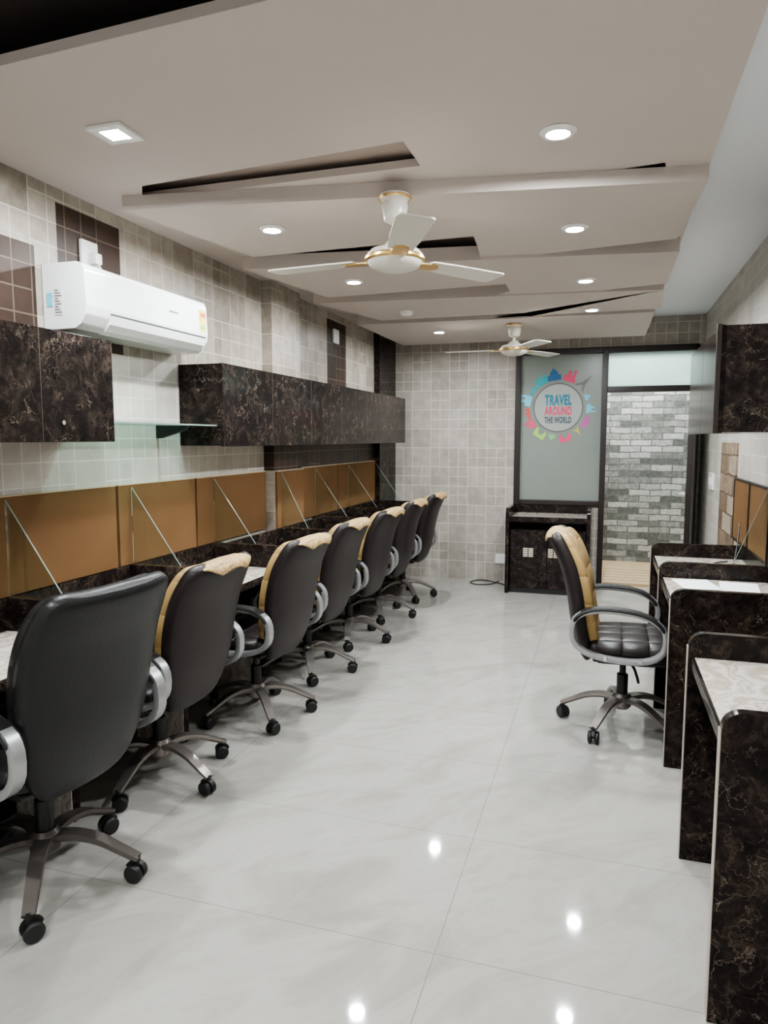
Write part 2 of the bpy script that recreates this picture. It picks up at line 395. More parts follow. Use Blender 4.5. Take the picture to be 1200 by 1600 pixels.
# false ceiling with slots
def slab(name, outer, holes, z0, z1, mat):
    cu = bpy.data.curves.new('c', 'CURVE'); cu.dimensions = '2D'; cu.fill_mode = 'BOTH'; cu.extrude = (z1 - z0) / 2
    for poly in [outer] + holes:
        sp = cu.splines.new('POLY'); sp.points.add(len(poly) - 1); sp.use_cyclic_u = True
        for p, q in zip(sp.points, poly): p.co = (q[0], q[1], 0, 1)
    o = bpy.data.objects.new('c', cu); COL.objects.link(o)
    me = bpy.data.meshes.new_from_object(o.evaluated_get(bpy.context.evaluated_depsgraph_get()))
    bpy.data.objects.remove(o); bpy.data.curves.remove(cu)
    me.name = name; me.materials.clear(); me.materials.append(M[mat])
    for pl in me.polygons: pl.use_smooth = False
    o = bpy.data.objects.new(name, me); COL.objects.link(o); o.location = (0, 0, (z0 + z1) / 2); return struct(o)
XE = .34
def hole(*q): return [tuple(P(px, py, 'Z', ZC)[:2]) for px, py in q]
fronts = [((193, 328), (1098, 283), 2.49), ((390, 420), (1062, 393), 2.475), ((508, 473), (1046, 452), 2.465), ((592, 506), (1038, 487), 2.455)]
pts = [(P(*a, 'Z', z), P(*b, 'Z', z), z) for a, b, z in fronts]
A0, B0 = pts[0][0], pts[0][1]
holes = [hole((222, 291), (630, 221), (657, 259), (222, 312)),
         hole((700, 304), (1040, 254), (1040, 268), (716, 316)),
         [(-1.98, A0.y + .10), (.27, B0.y + .10), (.27, YB - .2), (-1.98, YB - .2)]]
slab('ceiling', [(XL, 1.74), (XE, 1.60), (XE, YB), (XL, YB)], holes, ZC, ZC + .03, 'paint')
struct(MB().box(XL, XE, -1.6, 1.15, ZC, ZC + .06).build('ceiling_front', 'paint'))
mb = MB(); mb.box(XE, XR, -1.6, YB, 2.66, 2.72); mb.box(XE - .03, XE - .001, 1.62, YB, ZC + .031, 2.72); mb.box(XE - .03, XE - .001, -1.6, 1.15, ZC + .061, 2.72)
struct(mb.build('ceiling_cove', 'cove'))
struct(MB().box(XL, XE - .031, 1.95, YB, 2.605, 2.64).build('ceiling_slot_back', 'slot'))  # sheet set close above the slots to catch light, shade in its brown
struct(MB().box(XL - .1, XR + .1, -1.7, YB + .1, 2.73, 2.80).build('ceiling_upper', 'dark'))  # dark colour puts the recess shade into the upper slab
# hanging decorative slabs with saw-tooth rear edges, front edges stepping towards the back wall
rears = [[(1058, 373), (752, 408), (747, 388), (740, 369), (395, 402)],
         [(1042, 443), (722, 477), (797, 455), (790, 444), (512, 465)],
         [(1034, 482), (770, 497), (826, 495), (820, 489), (596, 501)]]
for i, (A, B, z) in enumerate(pts):
    if i < 3: back = [tuple(P(px, py, 'Z', z)[:2]) for px, py in rears[i]]
    else: back = [(XE - .036, YB - .2), (-2.05, YB - .2)]
    struct(MB().prism([(-2.05, A.y), (XE - .012 * i, B.y)] + back, 'z', z, ZC - .0005).build('trim_%d' % (4 + i), 'paint'))

# corridor seen through the doorway
struct(MB().box(-1.6, 2.0, YB + .1, 9.1, -.1, 0).build('floor_corridor', 'wood'))
struct(MB().box(-1.6, 2.0, 9.1, 9.2, 0, 2.95).build('wall_corridor', 'stone'))
struct(MB().box(-1.7, -1.6, YB + .1, 9.2, 0, 2.95).build('wall_corridor_left', 'cove'))
struct(MB().box(2.0, 2.1, YB + .1, 9.2, 0, 2.95).build('wall_corridor_right', 'cove'))
struct(MB().box(-1.7, 2.1, YB + .1, 9.2, 2.95, 3.02).build('ceiling_corridor', 'cove'))
# door threshold slats
mb = MB()
for i in range(6): mb.box(-.0, .78, 7.56 + i * .16, 7.69 + i * .16, 0, .03, .004)
tag(mb.build('slatted_deck', 'wood', loc=(.39, 8, 0)), 'pale wooden slatted deck on the floor just beyond the open doorway', 'deck')

# window_1, door_1
w = sempty('window_1', ((WX0 + WX1) / 2, YB, WZ0)); fw = .055
mb = MB()
mb.box(WX0, WX0 + fw, YB - .03, YB + .08, WZ0, WZ1, .004); mb.box(WX1 - fw, WX1, YB - .03, YB + .08, 0.0, WZ1, .004)
mb.box(WX0 + fw, WX1 - fw, YB - .03, YB + .08, WZ0, WZ0 + fw, .004); mb.box(WX0 + fw, WX1 - fw, YB - .03, YB + .08, WZ1 - fw, WZ1, .004)
mb.build('window_frame', 'frame', w)
MB().box(WX0 + fw, WX1 - fw, YB + .015, YB + .025, WZ0 + fw, WZ1 - fw).build('pane', 'frost', w)
d = sempty('door_1', (.4, YB, 0)); mb = MB()
mb.box(WX1, DX1, YB - .03, YB + .08, DZ, DZ + fw, .004); mb.box(WX1, DX1, YB - .03, YB + .08, WZ1 - fw, WZ1, .004)
mb.box(DX1 - .03, DX1, YB - .03, YB + .08, 0, WZ1, .004)
mb.build('door_frame', 'frame', d)
MB().box(WX1, DX1 - .03, YB + .015, YB + .025, DZ + fw, WZ1 - fw).build('transom_pane', 'frost2', d)
# open leaf against right wall
ld = thing('door_leaf', 'pale door leaf with dark edge standing open beside the right wall', 'door', (.775, YB - .05, 0))
lm = Matrix.Translation((.775, YB - .05, 0)) @ Matrix.Rotation(R(-99), 4, 'Z')
MB().box(0, .74, 0, .035, .01, 1.93, .003, mat=lm).build('panel', 'white', ld)
mb = MB()
for a in ((0, .03), (.715, .745)): mb.box(a[0], a[1], -.006, .041, .01, 1.935, .003, mat=lm)
mb.box(.03, .715, -.006, .041, 1.90, 1.935, .003, mat=lm); mb.box(.03, .715, -.006, .041, .01, .1, .003, mat=lm); mb.build('stile', 'frame', ld)
mb = MB(); mb.box(.665, .71, -.012, .0, .9, 1.12, .003, mat=lm); mb.tube([lm @ Vector(p) for p in ((.69, -.01, 1.02), (.69, -.055, 1.02), (.58, -.06, 1.02))], .009); mb.build('handle', 'chrome', ld)

# ------------------------------------------------------------------ travel decal on the frosted glass
DY = YB + .012
def dp(px, py): return P(px, py, 'Y', DY)
cc = dp(872, 637); rr = (dp(911, 637) - dp(833, 637)).length / 2
dc = thing('window_decal', 'round travel decal with colourful landmarks on the frosted glass window', 'decal', (cc.x, DY, cc.z))
n = 48
def ring(r0, r1):
    mbx = MB()
    mbx.loft([[Vector((cc.x + r * math.cos(2 * PI * j / n), y, cc.z + r * math.sin(2 * PI * j / n))) for j in range(n)] for r, y in ((r0, DY), (r1, DY), (r1, DY + .003), (r0, DY + .003))], closed=True)
    return mbx
ring(rr * .955, rr * 1.005).build('ring', 'ink_ring', dc)
MB().cyl((cc.x, DY + .002, cc.z), rr * .955, .002, 'y', 48).build('disc', 'disc', dc)
def text(s, mat, cx, cz, h, wd, parent, bold=.045):
    cu = bpy.data.curves.new('t', 'FONT'); cu.body = s; cu.align_x = 'CENTER'; cu.align_y = 'CENTER'; cu.size = 1; cu.extrude = .002; cu.offset = bold; cu.space_character = 1.12
    o = bpy.data.objects.new('t', cu); COL.objects.link(o); bpy.context.view_layer.update()
    me = bpy.data.meshes.new_from_object(o.evaluated_get(bpy.context.evaluated_depsgraph_get()))
    bpy.data.objects.remove(o); bpy.data.curves.remove(cu)
    xs = [v.co.x for v in me.vertices]; zs_ = [v.co.y for v in me.vertices]
    sx = wd / (max(xs) - min(xs)); sz = h / (max(zs_) - min(zs_)); mx, mz = (max(xs) + min(xs)) / 2, (max(zs_) + min(zs_)) / 2
    for v in me.vertices: v.co = Vector(((v.co.x - mx) * sx, v.co.z * .4 - .001, (v.co.y - mz) * sz))
    me.materials.clear(); me.materials.append(M[mat]); me.name = 'lettering'
    o = bpy.data.objects.new('lettering', me); COL.objects.link(o); o.parent = parent
    o.location = Vector((cx, DY - .001, cz)) - wloc(parent); return o
text('TRAVEL', 'ink_petrol', cc.x, cc.z + rr * .31, rr * .44, rr * 1.08, dc)['label'] = 'teal blue word TRAVEL'
text('AROUND', 'ink_pink', cc.x, cc.z - rr * .13, rr * .36, rr * 1.10, dc)['label'] = 'pink word AROUND'
text('THE WORLD', 'ink_slate', cc.x, cc.z - rr * .50, rr * .27, rr * 1.08, dc)['label'] = 'dark slate words THE WORLD'
shp = {  # generic landmark outlines, x across, y outward
    'tower': [(-.5, 0), (-.18, .5), (-.06, 1.1), (0, 1.5), (.06, 1.1), (.18, .5), (.5, 0), (.25, 0), (.1, .3), (-.1, .3), (-.25, 0)],
    'dome': [(-.6, 0), (-.6, .5), (-.4, .5), (-.35, .75), (-.15, .95), (0, 1.15), (.15, .95), (.35, .75), (.4, .5), (.6, .5), (.6, 0)],
    'spires': [(-.6, 0), (-.6, .7), (-.5, 1), (-.4, .7), (-.3, .55), (-.1, .8), (0, 1.3), (.1, .8), (.3, .55), (.4, .7), (.5, 1), (.6, .7), (.6, 0)],
    'arch': [(-.6, 0), (-.6, .8), (.6, .8), (.6, 0), (.3, 0), (.25, .35), (0, .5), (-.25, .35), (-.3, 0)],
    'hull': [(-.7, .1), (-.5, .6), (-.2, .3), (0, .9), (.25, .3), (.5, .75), (.7, .1)],
    'blocks': [(-.6, 0), (-.6, .6), (-.3, .6), (-.3, 1.1), (0, 1.1), (0, .7), (.25, .7), (.25, 1.3), (.5, 1.3), (.5, .4), (.65, .4), (.65, 0)]}
marks = [(122, 'spires', 'ink_teal', .32), (98, 'dome', 'ink_blue', .34), (70, 'blocks', 'ink_pink', .30), (44, 'tower', 'ink_grey', .38), (20, 'dome', 'ink_sky', .16),
         (-2, 'blocks', 'ink_sky', .22), (-28, 'hull', 'ink_magenta', .30), (-50, 'tower', 'ink_yellow', .18), (-76, 'arch', 'ink_pink', .30), (-101, 'dome', 'ink_green', .18),
         (-124, 'arch', 'ink_lime', .32), (-148, 'blocks', 'ink_pink', .24), (-169, 'hull', 'ink_red', .26), (166, 'blocks', 'ink_sky', .30), (145, 'hull', 'ink_teal', .26)]
for an, s_, ik, sc in marks:
    ca, sa = math.cos(R(an)), math.sin(R(an)); sc *= rr * 1.3
    q = [(cc.x + ca * (rr * 1.12 + y * sc) + sa * x * sc, cc.z + sa * (rr * 1.12 + y * sc) - ca * x * sc) for x, y in shp[s_]]
    MB().prism(q, 'y', DY, DY + .003).build('landmark_silhouette', ik, dc)

# ------------------------------------------------------------------ ceiling lights
def zat(px, py):   # which ceiling surface
    z = ZC
    for (a, b, zz), (A, B, _) in zip(fronts, pts):
        p = P(px, py, 'Z', zz)
        t = (p.x - A.x) / (B.x - A.x)
        if p.y > A.y + (B.y - A.y) * t: z = zz
    return z
lights = [((180, 206), 'square-framed ceiling light above the air conditioner end, nearest on the left', True), ((872, 205), 'round ceiling light nearest the camera on the right', False),
          ((425, 357), 'round ceiling light second from the camera on the left', False), ((898, 355), 'round ceiling light second from the camera on the right', False),
          ((553, 439), 'round ceiling light just left of the near fan hub', False), ((915, 437), 'round ceiling light third from the camera on the right', False),
          ((925, 483), 'round ceiling light farthest back on the right', False), ((686, 518), 'round ceiling light farthest back on the left', False)]
fill_lights = [(-1.6, .55, ZC), (-.2, .5, ZC), (-.9, -.8, ZC)]  # unseen lights added behind the camera as fill
def roundlight(t, x, y, z):
    MB().lathe([(.040, -.001), (.040, -.012), (.054, -.012), (.064, -.004), (.064, -.001)], (x, y, z)).build('frame', 'white', t)
    MB().cyl((x, y, z - .006), .040, .008, n=28).build('diffuser', 'emit', t)
for (px, lb, sq) in lights:
    z = zat(*px); p = P(*px, 'Z', z)
    t = thing('ceiling_light', lb, 'ceiling light', (p.x, p.y, z - .014), 'recessed ceiling lights')
    if sq:
        mb = MB(); a, c = .068, .036
        for q in ((-a, a, -a, -c), (-a, a, c, a), (-a, -c, -c, c), (c, a, -c, c)): mb.box(p.x + q[0], p.x + q[1], p.y + q[2], p.y + q[3], z - .012, z, .002)
        mb.build('frame', 'white', t); MB().box(p.x - c, p.x + c, p.y - c, p.y + c, z - .009, z - .002).build('diffuser', 'emit', t)
    else: roundlight(t, p.x, p.y, z)
for (x, y, z) in fill_lights:
    roundlight(thing('ceiling_light', 'added round fill light, unseen behind the camera', 'ceiling light', (x, y, z - .014), 'added fill lights behind the camera'), x, y, z)
z = zat(635, 487); p = P(635, 487, 'Z', z)
tag(MB().lathe([(.0, -.03), (.035, -.03), (.05, -.018), (.055, 0), (0, 0)], p).build('smoke_detector', 'white', loc=p), 'small white smoke detector on the ceiling slab between the fans', 'smoke detector')

def lamp(name, loc, size, e, col=(1, 1, 1), rot=(0, 0, 0)):
    l = bpy.data.lights.new(name, 'AREA'); l.size = size; l.energy = e; l.color = col
    o = bpy.data.objects.new(name, l); COL.objects.link(o); o.location = loc; o.rotation_euler = rot
lamp('corridor_daylight_fill', (.3, 8.3, 2.9), .8, 75, (.95, 1, .985))  # added area light in place of daylight behind doorway and transom

# ------------------------------------------------------------------ ceiling fans
def fan(c, ztop, zb, a0, label):
    t = thing('ceiling_fan', label, 'ceiling fan', (c[0], c[1], zb), 'ceiling fans')
    x, y = c
    MB().lathe([(0, ztop), (.062, ztop), (.066, ztop - .012), (.05, ztop - .03), (.055, ztop - .045), (.045, ztop - .10), (.018, ztop - .115), (0, ztop - .115)], (x, y, 0)).build('canopy', 'fanw', t)
    MB().lathe([(.066, ztop - .008), (.070, ztop - .012), (.066, ztop - .02), (.063, ztop - .014)], (x, y, 0)).build('canopy_ring', 'gold', t)
    MB().cyl((x, y, (ztop + zb) / 2), .012, ztop - zb - .12).build('downrod', 'fanw', t)
    MB().lathe([(0, zb + .075), (.03, zb + .072), (.05, zb + .05), (.10, zb + .035), (.118, zb + .015), (.118, zb - .005), (.10, zb - .03), (.06, zb - .045), (0, zb - .048)], (x, y, 0), 32).build('motor', 'fanw', t)
    MB().lathe([(.119, zb + .012), (.124, zb + .006), (.124, zb - .004), (.116, zb - .010), (.115, zb)], (x, y, 0), 32).build('motor_ring', 'gold', t)
    for k in range(3):
        m = Matrix.Translation((x, y, zb)) @ Matrix.Rotation(R(a0 + 120 * k), 4, 'Z') @ Matrix.Rotation(R(-5), 4, 'X')
        q = [(.17, -.05), (.3, -.062), (.56, -.07)] + arc(.56, -.045, .025, -90, 0, 4) + arc(.56, .04, .025, 0, 90, 4) + [(.3, .058), (.17, .048)]
        b = MB().prism(q, 'z', -.003, .003, mat=m).build('blade', 'fanw', t)
        MB().prism([(.09, -.02), (.15, -.035), (.21, -.03), (.235, 0), (.21, .03), (.15, .035), (.09, .02)], 'z', -.009, -.003, mat=m).build('blade_bracket', 'gold', b)
p1 = P(617, 305, 'Z', 2.49); fan((p1.x, p1.y), 2.49, 2.235, 294, 'large cream ceiling fan with gold rings nearest the camera')
p2 = P(804, 506, 'Z', 2.455); fan((p2.x, p2.y), 2.455, 2.24, 300, 'far cream ceiling fan in front of the frosted window')

# ------------------------------------------------------------------ air conditioner
AY0, AY1 = 2.45, 3.37; UP = .02
t = thing('air_conditioner', 'white wall-mounted split air conditioner above the glass shelf on left wall', 'air conditioner', (XL, 2.9, 1.95))
def up(q): return [(a, b + UP) for a, b in q]
prof = [(XL + .002, 1.925), (XL + .002, 2.195), (-2.075, 2.195), (-2.045, 2.184), (-2.035, 2.162), (-2.028, 2.02), (-2.035, 1.985), (-2.06, 1.945), (-2.09, 1.927)]
MB().prism(up(prof), 'y', AY0, AY1, b=.006).build('body', 'ac', t, sharp=30)
MB().prism(up([(-2.030, 2.0), (-2.026, 1.998), (-2.038, 1.962), (-2.065, 1.935), (-2.09, 1.922), (-2.10, 1.925), (-2.05, 1.975)]), 'y', AY0 + .15, AY1 - .03, b=.001).build('louver', 'ac', t)
MB().prism(up([(-2.034, 2.006), (-2.0260, 2.006), (-2.0260, 1.999), (-2.034, 1.999)]), 'y', AY0 + .15, AY1 - .03).build('louver_slot', 'black', t)
def plate(x, y0, y1, z0, z1, m, par, nm): return MB().box(x, x + .0035, y0, y1, z0 + UP, z1 + UP).build(nm, m, par)
plate(-2.031, 3.295, 3.345, 2.03, 2.14, 'ink_yellow', t, 'energy_label'); plate(-2.0285, 3.30, 3.34, 2.105, 2.125, 'ink_red', t, 'energy_label'); plate(-2.0285, 3.30, 3.34, 2.045, 2.06, 'ink_green', t, 'energy_label')
MB().box(-2.225, -2.195, AY0 - .002, AY0, 2.04, 2.095).build('blue_tag', 'ink_sky', t)
s = MB().box(-2.185, -2.145, AY0 - .002, AY0, 2.005, 2.115).build('sticker', 'white', t)
mb = MB()
for i in range(9): mb.box(-2.182, -2.15 - .008 * (i % 3), AY0 - .003, AY0 - .002, 2.013 + i * .011, 2.018 + i * .011)
mb.build('print', 'ink_grey', s)
plate(-2.032, 3.03, 3.10, 2.087, 2.094, 'ink_grey', t, 'logo')
pp = thing('power_socket', 'white socket with plugged cable above the air conditioner', 'socket', (XL, 2.73, 2.31))
MB().box(XL, XL + .018, 2.68, 2.785, 2.265, 2.375, .005).build('plate', 'white', pp); MB().box(XL + .018, XL + .05, 2.73, 2.775, 2.275, 2.325, .008).build('plug', 'white', pp)
MB().tube([(XL + .04, 2.75, 2.28), (XL + .045, 2.78, 2.245), (XL + .03, 2.81, 2.221)], .005).build('cable', 'white', pp)
p = P(523, 526, 'X', XL)
tag(MB().box(XL, XL + .02, p.y - .06, p.y + .06, p.z - .06, p.z + .06, .006).build('power_socket', 'white', loc=p), 'white socket plate high on the dark tile band of left wall', 'socket')

# ------------------------------------------------------------------ wall cabinets
def cabinet(y0, y1, z0, z1, x0, xf, nd, sgn, label, locks=True):
    t = thing('wall_cabinet', label, 'cabinet', (x0, (y0 + y1) / 2, z0))
    a, b = sorted((x0, xf - sgn * .02)); MB().box(a, b, y0, y1, z0, z1, .002).build('body', 'marble', t)
    w = (y1 - y0) / nd
    for i in range(nd):
        a, b = sorted((xf - sgn * .019, xf)); dr = MB().box(a, b, y0 + i * w + .002, y0 + (i + 1) * w - .002, z0 - .004, z1 + .002, .0015).build('door', 'marble', t)
        MB().box(a + .0005, b - .0005, y0 + (i + 1) * w - .0019, y0 + (i + 1) * w - .0003, z0 - .003, z1 + .001).build('edge_band', 'seam', dr)
        if locks: MB().cyl((xf + sgn * .002, y0 + i * w + .1, z0 + .07), .009, .006, 'x', 14).build('lock', 'chrome', dr)
    return t
cabinet(1.34, 2.53, 1.49, 1.90, XL, -1.98, 3, 1, 'near dark marble wall cabinet below the air conditioner, cut by the left edge')
cabinet(3.42, 7.04, 1.46, 1.90, XL, -1.98, 6, 1, 'long dark marble wall cabinet row reaching to the back corner', False)
rc = cabinet(3.24, 4.37, 1.525, 1.96, XR, .43, 2, -1, 'dark marble wall cabinet with brown edge on the right wall', False)
MB().box(.412, .43, 3.225, 3.24, 1.52, 1.965).build('edge_trim', 'frame', rc)
gs = thing('glass_shelf', 'green-edged glass shelf on bracket between the two left cabinets', 'shelf', (XL, 2.97, 1.57))
MB().box(XL, -2.02, 2.535, 3.415, 1.565, 1.573).build('glass', 'shelf', gs); MB().box(-2.02, -2.016, 2.535, 3.415, 1.565, 1.573).build('front_edge', 'gedge', gs)
mb = MB(); mb.prism([(XL, 1.565), (-2.06, 1.565), (-2.07, 1.545), (XL + .03, 1.50), (XL, 1.50)], 'y', 3.2, 3.22); mb.build('bracket', 'black', gs)

# ------------------------------------------------------------------ left workstations
DF = -1.78
YP = [1.41, 2.18, 2.95, 3.72, 4.49, 5.26, 6.03, 6.8]
ordw = ['nearest', 'second', 'third', 'fourth', 'fifth', 'sixth', 'seventh', 'eighth', 'ninth']
def xback(y0, y1): return -2.173 if y1 > 4.40 and y0 < 4.9 else XL + .004
def gedge(e, p0, p1): return e.sweep([p0, p1], (0, 1, 0), [(-.0024, -.001), (.0024, -.001), (.0024, .001), (-.0024, .001)])
for i, y in enumerate(YP):
    xb = xback(y - .02, y + .02)
    q = [(xb, 0), (-1.95, 0), (-1.95, .50), (DF, .60)] + arc(DF - .06, .82, .06, 0, 90, 6) + [(xb, .88)]
    t = thing('desk_partition', '%s dark marble partition from the camera along the left desks' % ordw[i], 'partition', (-2.0, y, 0), 'left desk partitions')
    MB().prism(q, 'y', y - .018, y + .018, b=.002).build('panel', 'marble', t)
    MB().box(xb + .02, -1.955, y - .024, y - .0185, .0, .50).build('leg_facing', 'onyx', t)
    g = thing('glass_divider', '%s triangular glass divider from the camera on the left partitions' % ordw[i], 'glass divider', (-2.1, y, .88), 'left glass dividers')
    MB().prism([(xb + .02, .881), (-1.96, .881), (xb + .02, 1.26)], 'y', y - .003, y + .003).build('glass', 'glass', g)
    gedge(MB(), (-1.958, y, .884), (xb + .022, y, 1.262)).build('edge', 'gedge', g)
for i in range(7):
    y0, y1 = YP[i] + .02, YP[i + 1] - .02; xb = xback(y0, y1)
    t = thing('desk', 'white onyx-topped desk bay in front of the %s chair from the camera' % ordw[i], 'desk', (-2.0, (y0 + y1) / 2, 0), 'left desk bays')
    MB().box(xb, DF + .0, y0, y1, .72, .75, .003).build('desktop', 'onyx', t)
    MB().box(xb, xb + .025, y0, y1, .751, .878, .002).build('backsplash', 'marble', t)
    MB().box(DF, DF + .012, y0, y1, .716, .752, .003).build('front_edge', 'marble', t)
    MB().box(xb, xb + .018, y0, y1, .0, .719, .0).build('modesty_panel', 'marble', t)
bl = [(1.41, 2.09), (2.10, 2.845), (2.855, 3.53), (3.54, 4.41), (4.425, 4.875), (4.89, 5.77), (5.78, 6.82)]
for i, (a, b) in enumerate(bl):
    x = -2.174 if i == 4 else XL + .001
    t = thing('pinboard', 'tan pinboard on the left wall, %s from the camera' % ordw[i] + (', on the pillar' if i == 4 else ''), 'pinboard', (x, (a + b) / 2, .88), 'left wall pinboards')
    MB().box(x, x + .018, a + .004, b - .004, .88, 1.272, .003).build('board', 'board', t)
    MB().box(x, x + .02, a + .002, b - .002, 1.2725, 1.277).build('top_trim', 'wood', t)

# ------------------------------------------------------------------ right workstations
RF = .29
RP = [1.88, 2.63, 3.38, 4.13, 4.88]
for i, y in enumerate(RP):
    q = [(XR - .004, 0), (RF, 0)] + arc(RF + .05, .78, .05, 180, 90, 6) + [(XR - .004, .83)]
    t = thing('desk_partition', '%s dark marble partition from the camera along the right desks' % ordw[i], 'partition', (.55, y, 0), 'right desk partitions')
    MB().prism(q, 'y', y - .018, y + .018, b=.002).build('panel', 'marble', t)
    MB().box(RF - .003, RF - .0005, y - .0175, y + .0175, .0, .78).build('edge_band', 'edge', t)
for i, nm in ((0, 'nearest onyx-topped desk between the first two right partitions'), (2, 'onyx-topped desk with two paper sheets at the right wall'), (3, 'farthest onyx-topped desk along the right wall, beyond the paper sheets')):
    y0, y1 = RP[i] + .02, RP[i + 1] - .02
    t = thing('desk', nm, 'desk', (.55, (y0 + y1) / 2, 0), 'right desk bays')
    MB().box(RF + .02, XR - .004, y0, y1, .715, .745, .003).build('desktop', 'onyx', t)
    MB().box(RF + .008, RF + .02, y0, y1, .71, .747, .003).build('front_edge', 'marble', t)
    MB().box(RF + .06, XR - .06, y0, y1, .60, .618, .002).build('keyboard_tray', 'marble', t)
    MB().box(XR - .02, XR - .004, y0, y1, .0, .714).build('modesty_panel', 'marble', t)
    MB().box(XR - .02, XR - .004, y0, y1, .746, .83).build('backsplash', 'marble', t)
for i, (a, b) in enumerate([(3.4, 4.11), (4.15, 4.70), (4.71, 5.24)]):
    t = thing('pinboard', 'tan pinboard on the right wall, %s from the camera' % ordw[i], 'pinboard', (XR, (a + b) / 2, .83), 'right wall pinboards')
    MB().box(XR - .02, XR - .001, a + .012, b - .012, .842, 1.228, .003).build('board', 'board', t)
    mb = MB()
    for q in ((a, a + .012, .83, 1.24), (b - .012, b, .83, 1.24), (a + .012, b - .012, 1.228, 1.24), (a + .012, b - .012, .83, .842)): mb.box(XR - .024, XR - .001, *q)
    mb.build('frame', 'frame', t)
g = thing('glass_divider', 'triangular glass divider on the right partition beside the pinboard', 'glass divider', (.74, 4.13, .83))
MB().prism([(XR - .03, .831), (.66, .831), (XR - .03, 1.24)], 'y', 4.127, 4.133).build('glass', 'glass', g)
gedge(MB(), (.658, 4.13, .834), (XR - .032, 4.13, 1.242)).build('edge', 'gedge', g)
for (px_, py_, rz, lb) in ((.46, 3.95, 10, 'white paper sheet nearest the edge of the right desk'), (.66, 3.93, -6, 'white paper sheet closer to the wall on the right desk')):
    mb = MB(); mm = Matrix.Translation((px_, py_, .7455)) @ Matrix.Rotation(R(rz), 4, 'Z'); mb.box(-.09, .09, -.13, .13, 0, .002, mat=mm)
    tag(mb.build('paper_sheet', 'paper', loc=(px_, py_, .7455)), lb, 'paper', 'papers on the right desk')
tag(MB().tube(catmull([(.79, 4.80, .98), (.77, 4.7, .90), (.72, 4.5, .78), (.66, 4.35, .752), (.6, 4.3, .752), (.62, 4.6, .752), (.72, 4.72, .752)], 6), .004).build('cable', 'black', loc=(.7, 4.6, .75)), 'thin black cable looping down onto the right desk', 'cable')
p = P(1113, 752, 'X', XR); sw = thing('light_switch', 'white switch plate on the right wall near the door', 'switch', (XR, p.y, p.z))
MB().box(XR - .015, XR, p.y - .11, p.y + .11, p.z - .07, p.z + .07, .005).build('plate', 'white', sw)
for k in range(3): MB().box(XR - .021, XR - .015, p.y - .08 + k * .06, p.y - .045 + k * .06, p.z - .03, p.z + .03, .002).build('rocker', 'white', sw)

# ------------------------------------------------------------------ back counter
BX0, BX1, BY = -.92, -.13, 6.86
t = thing('counter_cabinet', 'dark marble counter cabinet with vented doors under the frosted window', 'cabinet', ((BX0 + BX1) / 2, 7.1, 0))
for x in (BX0, BX1 - .035):
    q = [(YB - .005, 0), (BY, 0)] + arc(BY + .05, .78, .05, 180, 90, 6) + [(YB - .005, .83)]
    MB().prism(q, 'x', x, x + .035, b=.002).build('side_panel', 'marble', t)
MB().box(BX0 + .036, BX1 - .036, BY + .03, YB - .03, .715, .745, .003).build('top', 'onyx', t)
MB().box(BX0 + .036, BX1 - .036, YB - .03, YB - .005, .0, .83).build('back_panel', 'marble', t)
MB().box(BX0 + .036, BX1 - .036, BY + .02, BY + .04, .70, .75).build('front_rail', 'marble', t)
MB().box(BX0 + .036, BX1 - .036, BY + .06, BY + .08, .0, .05).build('plinth', 'black', t)
MB().box(BX0 + .036, BX1 - .036, BY + .08, YB - .04, .60, .62).build('shelf', 'marble', t)
w = (BX1 - BX0 - .08) / 2
for k in range(2):
    x0 = BX0 + .04 + k * w
    dr = MB().box(x0 + .002, x0 + w - .002, BY + .05, BY + .07, .05, .615, .002).build('door', 'marble', t)
    xv = x0 + w * (.5 if k == 0 else .17)
    mb = MB()
    for j in range(2):
        for r_ in range(5): mb.box(xv - .05 + j * .052, xv - .006 + j * .052, BY + .042, BY + .05, .36 + r_ * .018, .373 + r_ * .018)
    mb.build('vent_grille', 'grille', dr)
p = P(783, 873, 'Y', YB)
tag(MB().box(p.x - .06, p.x + .06, YB - .015, YB, p.z - .05, p.z + .05, .005).build('power_socket', 'white', loc=p), 'white socket plate low on the back wall beside the counter', 'socket')
cp = [P(*q, 'Z', .006) for q in ((783, 905), (770, 912), (745, 913), (735, 909), (752, 906), (775, 910), (790, 914))]
tag(MB().tube(catmull([tuple(c) for c in cp], 6), .005).build('floor_cable', 'black', loc=cp[2]), 'thin dark cable curled on the floor beside the counter', 'cable')

